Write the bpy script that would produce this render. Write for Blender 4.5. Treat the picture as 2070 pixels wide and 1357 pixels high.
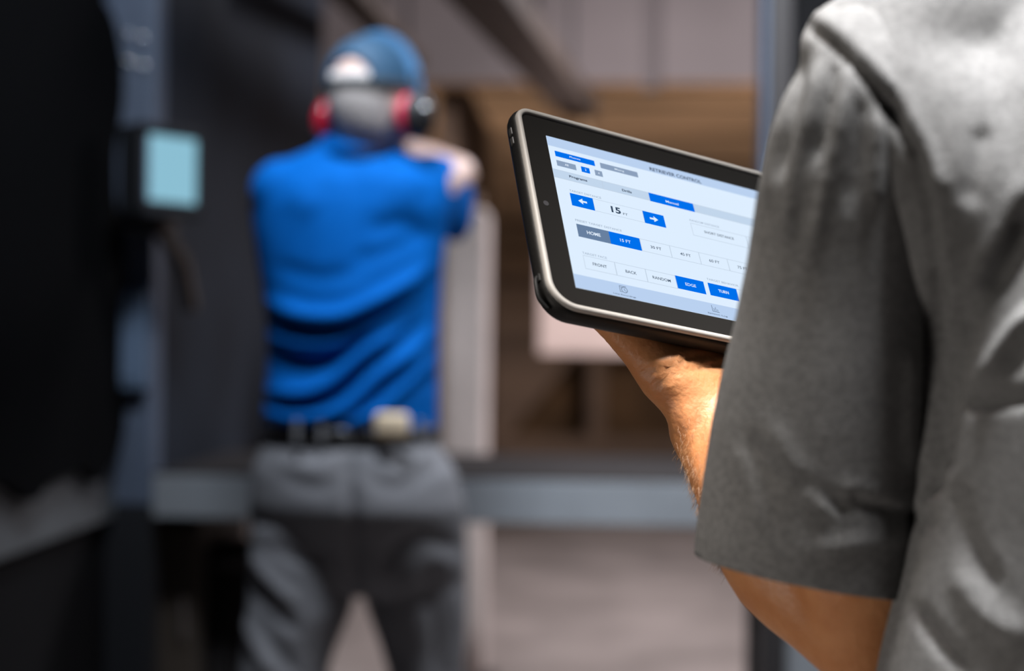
import bpy, bmesh, math, random
import numpy as np
from mathutils import Vector, Matrix, noise
random.seed(4); np.random.seed(4)
for o in list(bpy.data.objects): bpy.data.objects.remove(o)
S = bpy.context.scene
COL = S.collection
# ------------------------------------------------------------------ camera
FPX, CX, CY = 2875.0, 1035.0, 678.5
YAW, ROLL, CAMZ = math.radians(3.3), math.radians(0.6), 1.25
_f = Vector((-math.sin(YAW), math.cos(YAW), 0)); _r0 = Vector((math.cos(YAW), math.sin(YAW), 0)); _u0 = Vector((0, 0, 1))
_r = _r0 * math.cos(ROLL) + _u0 * math.sin(ROLL); _u = -_r0 * math.sin(ROLL) + _u0 * math.cos(ROLL)
CAM = Vector((0, 0, CAMZ))
cd = bpy.data.cameras.new('camera'); cam = bpy.data.objects.new('camera', cd); COL.objects.link(cam)
M = Matrix((_r, _u, -_f)).transposed().to_4x4(); M.translation = CAM; cam.matrix_world = M
cd.sensor_width = 36; cd.lens = 50.0; cd.clip_start = .05
cd.dof.use_dof = True; cd.dof.focus_distance = 0.995; cd.dof.aperture_fstop = 2.4; cd.dof.aperture_blades = 0
S.camera = cam
# ------------------------------------------------------------------ world, lights, exposure
w = bpy.data.worlds.new('world'); S.world = w; w.use_nodes = True
w.node_tree.nodes['Background'].inputs[0].default_value = (.75, .85, 1, 1)
w.node_tree.nodes['Background'].inputs[1].default_value = .02
S.view_settings.view_transform = 'Standard'; S.view_settings.look = 'None'
S.view_settings.gamma = 1; S.view_settings.exposure = 0; S.view_settings.use_curve_mapping = False
def area(name, loc, target, sx, sy, power, col, spread=180):
    l = bpy.data.lights.new(name, 'AREA'); l.shape = 'RECTANGLE'; l.size = sx; l.size_y = sy; l.energy = power; l.color = col
    l.spread = math.radians(spread)
    o = bpy.data.objects.new(name, l); COL.objects.link(o); o.location = loc
    o.rotation_euler = (Vector(target) - Vector(loc)).to_track_quat('-Z', 'Y').to_euler(); return o
area('booth_lamp', (-.48, 2.22, 2.75), (-.42, 2.92, 1.2), .35, .22, 21, (.86, .93, 1.0), 130)
area('aisle_lamp', (.36, .42, 2.75), (.47, .7, 1.42), .4, .3, 17, (1, .98, .97), 44)
area('wrist_lamp', (-.32, .42, 2.75), (.115, .98, 1.14), .12, .12, .35, (1, .88, .76), 15)
area('trap_lamp', (.2, 11.5, 3.44), (.2, 12, 2.9), 5.5, .15, 24, (1, .82, .62))
area('lane_lamp', (1.35, 5.6, 3.3), (.3, 7.0, .3), 1.2, .6, 150, (.98, .93, .97), 170)
area('side_fill', (-1.0, .25, .75), (.2, .9, 1.05), .4, .3, .8, (1, .92, .84), 60)  # added low fill for the elbow and sleeve, no fixture there
area('bench_lamp', (.75, 2.45, 2.75), (.25, 3.4, .8), .4, .3, 12, (.92, .96, 1), 75)

# ------------------------------------------------------------------ helpers
def P(px, py, D): return CAM + D * (_f + _r * ((px - CX) / FPX) - _u * ((py - CY) / FPX))
def _hit(px, py, ax, val):
    d = P(px, py, 1.0) - CAM; return CAM + d * ((val - CAM[ax]) / d[ax])
def PX(px, py, X): return _hit(px, py, 0, X)
def PY(px, py, Y): return _hit(px, py, 1, Y)
def proj(V):
    q = V - np.array(CAM); D = q @ np.array(_f)
    return np.stack([CX + FPX * (q @ np.array(_r)) / D, CY - FPX * (q @ np.array(_u)) / D], 1), D
def tag(o, label=None, cat=None, group=None, kind=None):
    for k, v in (('label', label), ('category', cat), ('group', group), ('kind', kind)):
        if v: o[k] = v
    return o
def empty(name, loc, label, cat, group=None):
    o = bpy.data.objects.new(name, None); COL.objects.link(o); o.location = loc; o.empty_display_size = .05
    return tag(o, label, cat, group)
def link(name, me, mats, parent=None, smooth=False):
    o = bpy.data.objects.new(name, me); COL.objects.link(o)
    for m in (mats if isinstance(mats, (list, tuple)) else [mats]): me.materials.append(m)
    if smooth:
        me.polygons.foreach_set('use_smooth', [True] * len(me.polygons)); me.update()
    if parent:                       # vertices are written in world space: keep them there
        bpy.context.view_layer.update(); o.parent = parent; o.matrix_parent_inverse = parent.matrix_world.inverted()
    return o
class MB:
    def __init__(s): s.b = bmesh.new()
    def box(s, lo, hi, bev=0, mtx=None, seg=2):
        lo, hi = Vector(lo), Vector(hi)
        r = bmesh.ops.create_cube(s.b, size=1)
        vs = r['verts']; c = (lo + hi) / 2; d = hi - lo
        for v in vs: v.co = Vector((v.co.x * d.x, v.co.y * d.y, v.co.z * d.z)) + c
        if bev:
            es = list({e for v in vs for e in v.link_edges})
            rr = bmesh.ops.bevel(s.b, geom=es, offset=bev, segments=seg, affect='EDGES', profile=.5); vs = rr['verts']
            vs = list({v for f in rr['faces'] for v in f.verts} | {v for v in vs if v.is_valid})
        if mtx:
            for v in vs: v.co = mtx @ v.co
        return s
    def quad(s, pts): s.b.faces.new([s.b.verts.new(p) for p in pts]); return s
    def prism(s, pts, off):
        off = Vector(off); a = [s.b.verts.new(p) for p in pts]; c = [s.b.verts.new(Vector(p) + off) for p in pts]; n = len(a)
        s.b.faces.new(a); s.b.faces.new(c[::-1])
        for i in range(n): s.b.faces.new([a[i], c[i], c[(i + 1) % n], a[(i + 1) % n]])
        bmesh.ops.recalc_face_normals(s.b, faces=s.b.faces); return s
    def bar(s, a, b, wid, hgt, up=(0, 0, 1)):
        a, b = Vector(a), Vector(b); d = (b - a).normalized(); x = d.cross(Vector(up)).normalized(); y = x.cross(d)
        p = [a + x * i * wid / 2 + y * j * hgt / 2 for i, j in ((-1, -1), (1, -1), (1, 1), (-1, 1))]
        return s.prism(p, b - a)
    def loft(s, rings, seg=28, cap=True):
        """rings: (centre, axis_a, axis_b) with the axes already scaled"""
        R = []
        for c, a, b in rings:
            c, a, b = Vector(c), Vector(a), Vector(b)
            R.append([s.b.verts.new(c + a * math.cos(t) + b * math.sin(t)) for t in [2 * math.pi * i / seg for i in range(seg)]])
        for A, B in zip(R, R[1:]):
            for i in range(seg): s.b.faces.new([A[i], A[(i + 1) % seg], B[(i + 1) % seg], B[i]])
        if cap:
            s.b.faces.new(R[0][::-1]); s.b.faces.new(R[-1])
        return s
    def tube(s, pts, radii, side=(1, 0, 0), seg=20, flat=None):
        """tapered limb with rounded ends; flat = list of depth/width ratios"""
        pts = [Vector(p) for p in pts]; n = len(pts); fl = flat or [1] * n
        # resample smoothly
        rings = []
        def fr(i):
            if i == 0: d = pts[1] - pts[0]
            elif i == n - 1: d = pts[-1] - pts[-2]
            else: d = (pts[i + 1] - pts[i]).normalized() + (pts[i] - pts[i - 1]).normalized()
            d.normalize(); a = Vector(side); a = (a - d * a.dot(d)).normalized(); return d, a, d.cross(a)
        d, a, b = fr(0); r = radii[0]
        for t in (1.0, .85, .55, .25): rings.append((pts[0] - d * r * .9 * math.sin(t * math.pi / 2), a * max(r * math.cos(t * math.pi / 2), r * .05), b * max(r * math.cos(t * math.pi / 2), r * .05) * fl[0]))
        for i in range(n):
            d, a, b = fr(i); rings.append((pts[i], a * radii[i], b * radii[i] * fl[i]))
        d, a, b = fr(n - 1); r = radii[-1]
        for t in (.25, .55, .85, 1.0): rings.append((pts[-1] + d * r * .9 * math.sin(t * math.pi / 2), a * max(r * math.cos(t * math.pi / 2), r * .05), b * max(r * math.cos(t * math.pi / 2), r * .05) * fl[-1]))
        return s.loft(rings, seg)
    def ball(s, c, r, seg=24):
        rr = bmesh.ops.create_uvsphere(s.b, u_segments=seg, v_segments=seg // 2, radius=1)
        r = Vector(r) if not isinstance(r, (int, float)) else Vector((r, r, r))
        for v in rr['verts']: v.co = Vector((v.co.x * r.x, v.co.y * r.y, v.co.z * r.z)) + Vector(c)
        return s
    def mesh(s, name='m'):
        bmesh.ops.recalc_face_normals(s.b, faces=s.b.faces)
        me = bpy.data.meshes.new(name); s.b.to_mesh(me); s.b.free(); return me
    def build(s, name, mat, parent=None, smooth=False): return link(name, s.mesh(name), mat, parent, smooth)
def curve3(pts, n=8):
    """Catmull-Rom through 3D points"""
    pts = [Vector(p) for p in pts]; out = []
    q = [pts[0] * 2 - pts[1]] + pts + [pts[-1] * 2 - pts[-2]]
    for i in range(1, len(q) - 2):
        for k in range(n):
            t = k / n; a, b, c, d = q[i - 1:i + 3]
            out.append(.5 * ((2 * b) + (c - a) * t + (2 * a - 5 * b + 4 * c - d) * t * t + (3 * b - a - 3 * c + d) * t ** 3))
    out.append(pts[-1]); return out
def interp(xs, ys, n):
    t = np.linspace(0, 1, len(ys)); tt = np.linspace(0, 1, n); return list(np.interp(tt, t, ys))
def fuse(mb, voxel, smooth=4, factor=.6):
    """one continuous surface out of overlapping lofts"""
    me = mb.mesh('tmp'); o = bpy.data.objects.new('tmp', me); COL.objects.link(o)
    m = o.modifiers.new('r', 'REMESH'); m.mode = 'VOXEL'; m.voxel_size = voxel; m.use_smooth_shade = True
    s = o.modifiers.new('s', 'SMOOTH'); s.factor = factor; s.iterations = smooth
    dg = bpy.context.evaluated_depsgraph_get(); dg.update()
    out = bpy.data.meshes.new_from_object(o.evaluated_get(dg)); bpy.data.objects.remove(o); bpy.data.meshes.remove(me)
    return out
def vco(me):
    a = np.empty(len(me.vertices) * 3); me.vertices.foreach_get('co', a); a = a.reshape(-1, 3)
    b = np.empty(len(me.vertices) * 3); me.vertex_normals.foreach_get('vector', b); return a, b.reshape(-1, 3)
def fold(me, lines, facing=True):
    """raise and sink the cloth along creases; lines: (outline points in the photograph, width px, height m[, profile])"""
    V, N = vco(me); uv, D = proj(V)
    view = V - np.array(CAM); view /= np.linalg.norm(view, axis=1)[:, None]
    face = np.clip(-(N * view).sum(1) * 2.2, 0, 1) if facing else 1.0
    off = np.zeros(len(V))
    for ln in lines:
        pts, wd, amp = ln[:3]
        pts = np.array([tuple(p) for p in [Vector((x, y, 0)) for x, y in pts]])[:, :2]
        if len(pts) > 2:
            c = curve3([(x, y, 0) for x, y in pts], 5); pts = np.array([(p.x, p.y) for p in c])
        best = np.full(len(V), 1e9); tt = np.zeros(len(V)); L = np.r_[0, np.cumsum(np.linalg.norm(np.diff(pts, axis=0), axis=1))]
        for i in range(len(pts) - 1):
            a, b = pts[i], pts[i + 1]; d = b - a; l2 = max(d @ d, 1e-9)
            t = np.clip(((uv - a) @ d) / l2, 0, 1); q = a + t[:, None] * d; dist = np.linalg.norm(uv - q, axis=1)
            mk = dist < best; best[mk] = dist[mk]; tt[mk] = ((L[i] + t * (L[i + 1] - L[i])) / L[-1])[mk]
        taper = np.clip(np.minimum(tt, 1 - tt) * 5 + (.25 if len(ln) < 4 else 1), 0, 1)
        off += amp * np.exp(-(best / wd) ** 2) * taper
    V = V + N * (off * face)[:, None]
    me.vertices.foreach_set('co', V.ravel()); me.update(); return me
def cut(me, planes, keep=None):
    """open hems: remove what lies beyond a plane within a radius; planes: (point, outward normal, radius)"""
    bm = bmesh.new(); bm.from_mesh(me)
    for p, n, r in planes:
        p = Vector(p); n = Vector(n).normalized()
        g = [v for v in bm.verts if (v.co - p).length < r and not (keep and keep(v.co))]; gs = set(g)
        es = [e for e in bm.edges if e.verts[0] in gs and e.verts[1] in gs]; fs = [f for f in bm.faces if all(v in gs for v in f.verts)]
        bmesh.ops.bisect_plane(bm, geom=g + es + fs, plane_co=p, plane_no=n, dist=1e-5)
        dead = [v for v in bm.verts if (v.co - p).length < r and (v.co - p).dot(n) > 2e-5 and not (keep and keep(v.co))]
        bmesh.ops.delete(bm, geom=dead, context='VERTS')
    bm.to_mesh(me); bm.free(); return me
def solidify(o, t):
    m = o.modifiers.new('thickness', 'SOLIDIFY'); m.thickness = t; m.offset = -1; return o
# ------------------------------------------------------------------ materials
def mat(name, col, rough=.6, metal=0, var=0, vscale=8, bump=0, bscale=40, emit=None, estr=1, col2=None, spec=.5, sheen=0, sss=0, stretch=None, coat=0, detail=4):
    m = bpy.data.materials.new(name); m.use_nodes = True; nt = m.node_tree; b = nt.nodes['Principled BSDF']
    b.inputs['Base Color'].default_value = (*col, 1); b.inputs['Roughness'].default_value = rough; b.inputs['Metallic'].default_value = metal
    b.inputs['Specular IOR Level'].default_value = spec
    if sheen: b.inputs['Sheen Weight'].default_value = sheen
    if coat: b.inputs['Coat Weight'].default_value = coat
    if sss:
        b.inputs['Subsurface Weight'].default_value = sss; b.inputs['Subsurface Radius'].default_value = (1, .35, .2); b.inputs['Subsurface Scale'].default_value = .006
    tc = nt.nodes.new('ShaderNodeTexCoord'); mp = nt.nodes.new('ShaderNodeMapping'); nt.links.new(tc.outputs['Object'], mp.inputs[0])
    if stretch: mp.inputs['Scale'].default_value = stretch
    if var or col2:
        n = nt.nodes.new('ShaderNodeTexNoise'); n.inputs['Scale'].default_value = vscale; n.inputs['Detail'].default_value = detail
        r = nt.nodes.new('ShaderNodeValToRGB'); c2 = col2 or tuple(max(0, c * (1 - var)) for c in col)
        r.color_ramp.elements[0].color = (*c2, 1); r.color_ramp.elements[1].color = (*col, 1)
        r.color_ramp.elements[0].position = .38; r.color_ramp.elements[1].position = .62
        nt.links.new(mp.outputs[0], n.inputs[0]); nt.links.new(n.outputs[0], r.inputs[0]); nt.links.new(r.outputs[0], b.inputs['Base Color'])
    if bump:
        n2 = nt.nodes.new('ShaderNodeTexNoise'); n2.inputs['Scale'].default_value = bscale; n2.inputs['Detail'].default_value = 5
        bp = nt.nodes.new('ShaderNodeBump'); bp.inputs['Strength'].default_value = bump; bp.inputs['Distance'].default_value = .002
        nt.links.new(mp.outputs[0], n2.inputs[0]); nt.links.new(n2.outputs[0], bp.inputs['Height']); nt.links.new(bp.outputs[0], b.inputs['Normal'])
    if emit:
        b.inputs['Emission Color'].default_value = (*emit, 1); b.inputs['Emission Strength'].default_value = estr
    return m
def lin(r, g, b): return tuple(((c / 255 + .055) / 1.055) ** 2.4 if c > 10 else c / 255 / 12.92 for c in (r, g, b))
concrete = mat('concrete', (.36, .31, .29), .35, var=.3, vscale=2.2, bump=.2, bscale=30)
ceilm = mat('ceiling_paint', (.16, .15, .145), .8, var=.2, vscale=1)
bafflem = mat('baffle_paint', (.2, .17, .168), .75, var=.25, vscale=.9)
wallm = mat('wall_block', (.10, .08, .07), .85, var=.3, vscale=3)
rubber = mat('tan_rubber', (.24, .155, .105), .85, var=.4, vscale=1.5, bump=.4, bscale=12, stretch=(.3, 1, 3))
rubber_dark = mat('brown_rubber', (.22, .115, .05), .9, var=.4, vscale=3)
steel_dark = mat('dark_steel', (.035, .032, .034), .5, .3)
rail_m = mat('brown_steel', (.07, .052, .042), .55, .2, var=.3, vscale=5)
blue_steel = mat('blue_grey_steel', (.085, .11, .165), .6, .1, var=.2, vscale=6)
panel_m = mat('charcoal_panel', (.015, .020, .030), .7, var=.25, vscale=3, spec=.12)
foam_m = mat('black_foam', (.0012, .0014, .002), 1, bump=.6, bscale=60, spec=.05)
bench_m = mat('bench_steel', (.27, .29, .32), .45, .15, var=.15, vscale=4)
mat_black = mat('black_mat', (.014, .012, .013), .7, spec=.25)
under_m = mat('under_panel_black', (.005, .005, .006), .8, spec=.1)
pale_pad = mat('pale_padding', (.78, .66, .62), .7, var=.2, vscale=4)
paper = mat('paper', (.72, .56, .5), .8, var=.12, vscale=6)
card = mat('cardboard', (.42, .26, .14), .85, var=.2, vscale=10)
black_pl = mat('black_plastic', (.012, .013, .016), .45)
grey_pl = mat('grey_blue_plastic', (.12, .16, .24), .45)
bezel_m = mat('bezel_glass', (.014, .0135, .013), .12, spec=.25)
case_m = mat('case_shell', (.012, .0115, .011), .5, bump=.1, bscale=300, spec=.2)
loop_m = mat('loop_black', (.008, .008, .008), .5, spec=.15)
rim_m = mat('case_rim', (.36, .345, .325), .5)
chrome = mat('bright_metal', (.7, .72, .75), .2, 1)
blue_cloth = mat('blue_polo_knit', (.001, .105, .43), .8, var=.08, vscale=20, bump=.15, bscale=400, spec=.06)
navy = mat('navy_cloth', (.013, .058, .12), .7, bump=.2, bscale=200)
trouser_m = mat('grey_trouser_cloth', (.15, .151, .168), .85, var=.12, vscale=10, bump=.3, bscale=300)
trouser2_m = mat('dark_trouser_cloth', (.03, .033, .04), .85, bump=.3, bscale=300)
leather = mat('black_leather', (.012, .011, .012), .4)
tan_leather = mat('tan_leather', (.62, .50, .36), .6)
heather = mat('grey_heather_knit', (.195, .196, .197), .95, col2=(.15, .151, .152), vscale=260, bump=.35, bscale=700, spec=.1, detail=8)
skin = mat('tan_skin', (.50, .225, .095), .48, col2=(.42, .17, .065), vscale=30, bump=.35, bscale=260, sss=.12, spec=.4)
skin_pale = mat('pale_skin', (.62, .43, .38), .5, var=.08, vscale=30, sss=.1)
hair_m = mat('dark_arm_hair', (.20, .105, .045), .5)
grey_hair = mat('grey_hair', (.5, .46, .455), .7, bump=.8, bscale=250)
red_pl = mat('red_plastic', (.38, .01, .03), .25, coat=.5)
gun_m = mat('gun_metal', (.02, .02, .022), .35, .8)
eye_m = mat('eye_white', (.8, .78, .75), .2)
lens_m = mat('tinted_lens', (.03, .03, .035), .1)
sole = mat('rubber_sole', (.02, .02, .02), .8)
def em(name, rgb, k=1.0):
    m = bpy.data.materials.new(name); m.use_nodes = True; nt = m.node_tree; nt.nodes.clear()
    e = nt.nodes.new('ShaderNodeEmission'); e.inputs[0].default_value = (*lin(*rgb), 1); e.inputs[1].default_value = k
    o = nt.nodes.new('ShaderNodeOutputMaterial'); nt.links.new(e.outputs[0], o.inputs[0]); return m

# ================================================================== THE SETTING
def struct(name, mb, m): return tag(mb.build(name, m), kind='structure')
struct('floor', MB().box((-4, -1.6, -.1), (4, 13, 0)), concrete)
struct('ceiling', MB().box((-4, -1.6, 3.5), (4, 13, 3.6)), ceilm)
struct('wall_left', MB().box((-4.1, -1.6, 0), (-4, 13, 3.5)), wallm)
struct('wall_right', MB().box((4, -1.6, 0), (4.1, 13, 3.5)), wallm)
struct('wall_back', MB().box((-4, 12.9, 0), (4, 13, 3.5)), wallm)
struct('wall_front', MB().box((-4, -1.7, 0), (4, -1.6, 3.5)), wallm)

# ---- ceiling baffle in front of the bullet trap
zb = PY(1200, 172, 8).z
seam = PY(1318, 90, 8).x
for x0, x1, lab in ((-3.95, seam - .045, 'wide grey ceiling baffle panel left of the dark vertical joint'), (seam + .045, 3.95, 'grey ceiling baffle panel right of the dark vertical joint')):
    t = empty('ceiling_baffle', ((x0 + x1) / 2, 8, zb), lab, 'baffle panel', 'ceiling baffle panels downrange')
    MB().box((x0, 8, zb), (x1, 8.06, 3.5), .004).build('panel', bafflem, t)
    MB().box((x0, 7.98, zb - .02), (x1, 8.08, zb + .012), .003).build('bottom_edge', rubber_dark, t)
tag(MB().box((seam - .05, 8.02, zb - .02), (seam + .05, 8.12, 3.5), .004).build('joint_strip', mat('joint_strip_paint', (.12, .1, .1), .7)),
    'dark vertical joint strip between two grey ceiling baffles', 'strip')

# ---- bullet trap at the end of the lane
Yt = 12.0
tr = empty('bullet_trap', (0, Yt, 0), 'tan rubber bullet trap wall at the far end of the lane', 'bullet trap')
zt0 = PY(1200, 690, Yt).z
up = MB()
for i in range(9):
    za = zt0 + i * (3.45 - zt0) / 9; zc = zt0 + (i + 1) * (3.45 - zt0) / 9
    up.box((-3.95, Yt + (i % 2) * .02, za + .006), (3.95, Yt + .12, zc - .006), .01)
up.build('upper_curtain', rubber, tr)
a, b, c, d = PY(1010, 905, Yt), PY(1185, 695, Yt), PY(1010, 695, Yt), PY(1010, 905, Yt)
MB().prism([(-3.95, Yt, 0), (a.x, Yt, 0), (a.x, Yt, a.z), (b.x, Yt, zt0), (-3.95, Yt, zt0)], (0, .1, 0)).build('side_curtain', rubber, tr)
MB().box((a.x, Yt - .05, 0), (3.95, Yt + .1, PY(1300, 885, Yt).z), .01).build('lower_lip', rubber, tr)
MB().box((-3.9, Yt + .75, .02), (3.9, Yt + .8, 3.4)).build('trap_back', rubber_dark, tr)
xr = PY(1205, 800, Yt).x; MB().box((xr - .07, Yt + .01, .3), (xr + .07, Yt + .3, zt0), .01).build('rib', rubber, tr)
xr2 = PY(1480, 800, Yt).x; MB().box((xr2 - .07, Yt + .01, .3), (xr2 + .07, Yt + .3, zt0), .01).build('rib', rubber, tr)

# ---- lane side wall and pale padded post
xs = PY(1000, 600, 11.9).x
sw = empty('lane_side_panel', (xs, 9.8, 0), 'tan rubber faced side panel running along the lane behind the shooter', 'side panel')
MB().box((xs - .08, 8.3, 0), (xs, 11.9, 2.9), .01).build('panel', rubber, sw)
MB().box((xs - .085, 8.26, 0), (xs + .005, 8.32, 2.92), .01).build('end_cap', rubber, sw)
p0, p1 = PY(893, 920, 4.6), PY(988, 420, 4.6)
pp = empty('padded_post', ((p0.x + p1.x) / 2, 4.66, 0), 'pale padded upright post beyond the bench beside the shooter', 'post')
MB().box((p0.x, 4.58, .12), (p1.x, 4.74, p1.z), .03, seg=3).build('padding', pale_pad, pp)
MB().box((p0.x - .03, 4.55, 0), (p1.x + .03, 4.78, .12), .01).build('base', steel_dark, pp)
MB().box((p0.x + .03, 4.6, p1.z - .01), (p1.x - .03, 4.72, p1.z + .05), .01).build('cap', rubber, pp)

# ---- target rails
def rail(ps, pe, wd, lab, hangers=3):
    a, b = P(*ps), P(*pe); a2 = a + (a - b) * .3
    t = empty('target_rail', (a + b) / 2, lab, 'rail', 'overhead target rails')
    MB().bar(a2, b, wd, wd * .7).build('track', rail_m, t)
    MB().bar(a2 - Vector((0, 0, wd * .42)), b - Vector((0, 0, wd * .42)), wd * 1.25, .012).build('flange', rail_m, t)
    for k in range(hangers):
        q = a2.lerp(b, .12 + .38 * k); MB().bar(q, (q.x, q.y, 3.5), .02, .02, (0, 1, 0)).build('hanger_rod', steel_dark, t)
    MB().bar(b, b + (b - a).normalized() * .06, wd * 1.2, wd).build('end_stop', rail_m, t)
    return b
e1 = rail((1003, 0, 4.7), (1172, 212, 7.75), .15, 'thick dark diagonal overhead rail above the tablet')
rail((718, -10, 4.9), (835, 120, 7.3), .085, 'thin dark diagonal overhead rail above the cap of the shooter')
# target hanging from the thick rail
tc = P(1190, 300, 7.7); tb = PY(1090, 715, 7.6); tw = PY(1290, 715, 7.6); ttop = PY(1190, 330, 7.6).z
tg = empty('paper_target', ((tb.x + tw.x) / 2, 7.6, tb.z), 'pale paper target sheet hanging below the thick overhead rail', 'target')
MB().box((tb.x, 7.59, tb.z), (tw.x, 7.6, ttop), .002).build('sheet', paper, tg)
MB().box((tb.x - .01, 7.602, tb.z - .012), (tw.x + .01, 7.625, ttop + .05), .004).build('backer_board', card, tg)
MB().box((tb.x + .1, 7.58, ttop + .03), (tw.x - .1, 7.64, ttop + .08), .006).build('clamp', steel_dark, tg)
MB().bar(((tb.x + tw.x) / 2, 7.61, ttop + .07), (e1.x, 7.61, e1.z - .06), .03, .03, (0, 1, 0)).build('hanger', card, tg)

# ---- stall partition, left
Xn = PY(236, 600, 3.3).x; Xf = PY(311, 600, 3.3).x
pt = empty('stall_partition', (Xn, 3.6, 0), 'dark steel stall partition left of the shooter', 'partition')
MB().box((Xn - .06, 1.2, .93), (Xn - .02, 3.3, 2.6)).build('near_panel', blue_steel, pt)
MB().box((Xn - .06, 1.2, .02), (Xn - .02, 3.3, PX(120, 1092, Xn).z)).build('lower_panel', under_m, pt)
rz0, rz1 = PX(0, 1135, Xn).z, PX(0, 990, Xn).z
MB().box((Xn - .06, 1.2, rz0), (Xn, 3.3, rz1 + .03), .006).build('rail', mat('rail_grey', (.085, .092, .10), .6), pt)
MB().box((Xn - .06, 3.3, .84), (Xf, 3.38, 2.6), .006).build('end_post', blue_steel, pt)
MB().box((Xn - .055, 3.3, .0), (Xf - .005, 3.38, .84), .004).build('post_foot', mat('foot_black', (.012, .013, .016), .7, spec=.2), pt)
MB().box((Xf - .05, 3.38, .9), (Xf, 5.35, 2.6), .004).build('far_panel', panel_m, pt)
for px, py in ((258, 68), (289, 78), (258, 125), (291, 136)):
    q = PY(px, py, 3.3); m = MB(); m.loft([(q, (.009, 0, 0), (0, 0, .009)), (q + Vector((0, -.006, 0)), (.009, 0, 0), (0, 0, .009)), (q + Vector((0, -.009, 0)), (.005, 0, 0), (0, 0, .005))], 12)
    m.build('bolt', chrome, pt, True)
# black acoustic foam with a wavy lower edge
pts = [(190, 0), (212, 40), (228, 110), (232, 180), (226, 240), (216, 300), (215, 360), (218, 420), (230, 470), (232, 600), (232, 720), (236, 800), (234, 860), (222, 910), (200, 950), (180, 975),
       (166, 962), (145, 948), (118, 962), (96, 968), (72, 985), (56, 1006), (38, 1012), (20, 1000), (2, 985), (-30, 975), (-60, 990), (-90, 1010), (-130, 1000), (-180, 1005)]
c = curve3([(x, y, 0) for x, y in pts], 4)
pl = [PX(p.x, p.y, Xn + .002) for p in c]
pl += [Vector((Xn + .002, pl[-1].y - .05, pl[-1].z)), Vector((Xn + .002, pl[-1].y - .05, 2.55)), Vector((Xn + .002, pl[0].y - .04, 2.55))]
pl = [Vector((Xn - .02, p.y, p.z)) for p in pl]
tag(MB().prism(pl, (.045, 0, 0)).build('acoustic_foam', foam_m), 'black acoustic foam sheet with wavy bottom edge on the near partition', 'foam sheet')

# right stall post
pr = empty('stall_post', (PY(1570, 1300, 3.3).x, 3.3, 0), 'black upright stall post between the tablet holder and the lane', 'post')
xa, xb = PY(1541, 680, 3.3).x, PY(1592, 680, 3.3).x
MB().box((xa, 3.26, 0), (xb, 3.36, 3.0), .006).build('post', steel_dark, pr)
MB().box((xa - .01, 3.252, .9), (xa + .002, 3.37, 3.0), .003).build('edge_highlight', blue_steel, pr)  # blue strip standing in for the highlight along the post edge
MB().box((xb, 3.28, .02), (xb + 1.4, 3.33, .8), .004).build('panel', bench_m, pr)
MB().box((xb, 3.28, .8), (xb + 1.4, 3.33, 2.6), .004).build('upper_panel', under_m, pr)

# ---- bench
zt, zbb = PY(1200, 974, 3.3).z, PY(1200, 1062, 3.3).z
bn = empty('shooting_bench', (-.3, 3.65, 0), 'long steel bench with pale front edge across the stall', 'bench')
MB().box((Xf + .002, 3.3, zbb), (xa - .012, 3.325, zt), .003).build('fascia', bench_m, bn)
MB().box((Xf, 3.326, zt - .03), (xa - .012, 4.0, zt + .002), .004).build('top', mat_black, bn)
MB().box((Xf, 3.3, zt), (xa - .012, 3.35, zt + .006), .002).build('edge_strip', mat_black, bn)
for x in (Xf + .05, xa + .01): MB().box((x - .02, 3.45, 0), (x + .02, 3.5, zt - .03), .003).build('leg', steel_dark, bn)
cab = empty('storage_cabinet', (-.78, 3.6, 0), 'dark brown cabinet under the left end of the bench', 'cabinet')
cx0, cx1 = PY(300, 1200, 3.45).x, PY(405, 1200, 3.45).x
MB().box((cx0 - .02, 3.45, 0.02), (cx1, 3.9, zbb - .01), .004).build('body', mat('cabinet_brown', (.022, .016, .012), .7), cab)
MB().box((cx0 - .01, 3.432, .05), (cx1 - .01, 3.45, zbb - .04), .003).build('door', mat('cabinet_door', (.03, .021, .015), .7), cab)
MB().box((cx1 - .04, 3.415, .5), (cx1 - .03, 3.432, .6), .002).build('handle', chrome, cab)
b2 = empty('waste_bin', (PY(455, 1200, 3.6).x, 3.6, 0), 'black bin under the bench beside the brown cabinet', 'bin')
bx = PY(462, 1200, 3.6).x
MB().loft([((bx, 3.62, .0), (.075, 0, 0), (0, .1, 0)), ((bx, 3.62, .66), (.085, 0, 0), (0, .12, 0))], 24).build('body', mat_black, b2, True)
MB().loft([((bx, 3.62, .66), (.088, 0, 0), (0, .125, 0)), ((bx, 3.62, .69), (.088, 0, 0), (0, .125, 0)), ((bx, 3.62, .71), (.07, 0, 0), (0, .08, 0))], 24).build('lid', mat_black, b2, True)

# ---- control screen on the partition post
mo = P(341, 348, 3.2)
mon = empty('control_monitor', mo, 'small black wall monitor with glowing pale teal screen on the partition', 'monitor')
T = Matrix.Translation(mo) @ Matrix.Rotation(math.radians(55), 4, 'Z')
hw, hh = .085, .103
MB().box((-hw, 0, -hh), (hw, .072, hh), .008, T).build('housing', black_pl, mon)
m = MB()
for lo, hi in (((-hw, -.014, -hh), (-hw + .016, .002, hh)), ((hw - .012, -.014, -hh), (hw, .002, hh)), ((-hw, -.014, hh - .022), (hw, .002, hh)), ((-hw, -.014, -hh), (hw, .002, -hh + .034))): m.box(lo, hi, .003, T)
m.build('bezel', black_pl, mon)
MB().box((-hw + .0165, -.006, -hh + .03), (-hw + .028, -.001, hh - .022), 0, T).build('side_buttons', grey_pl, mon)
MB().box((-hw + .026, -.006, -hh + .036), (hw - .0125, -.001, hh - .024), 0, T).build('screen', em('monitor_glow', (143, 195, 215), .95), mon)
mlow = T @ Vector((0, .05, -hh))
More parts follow.
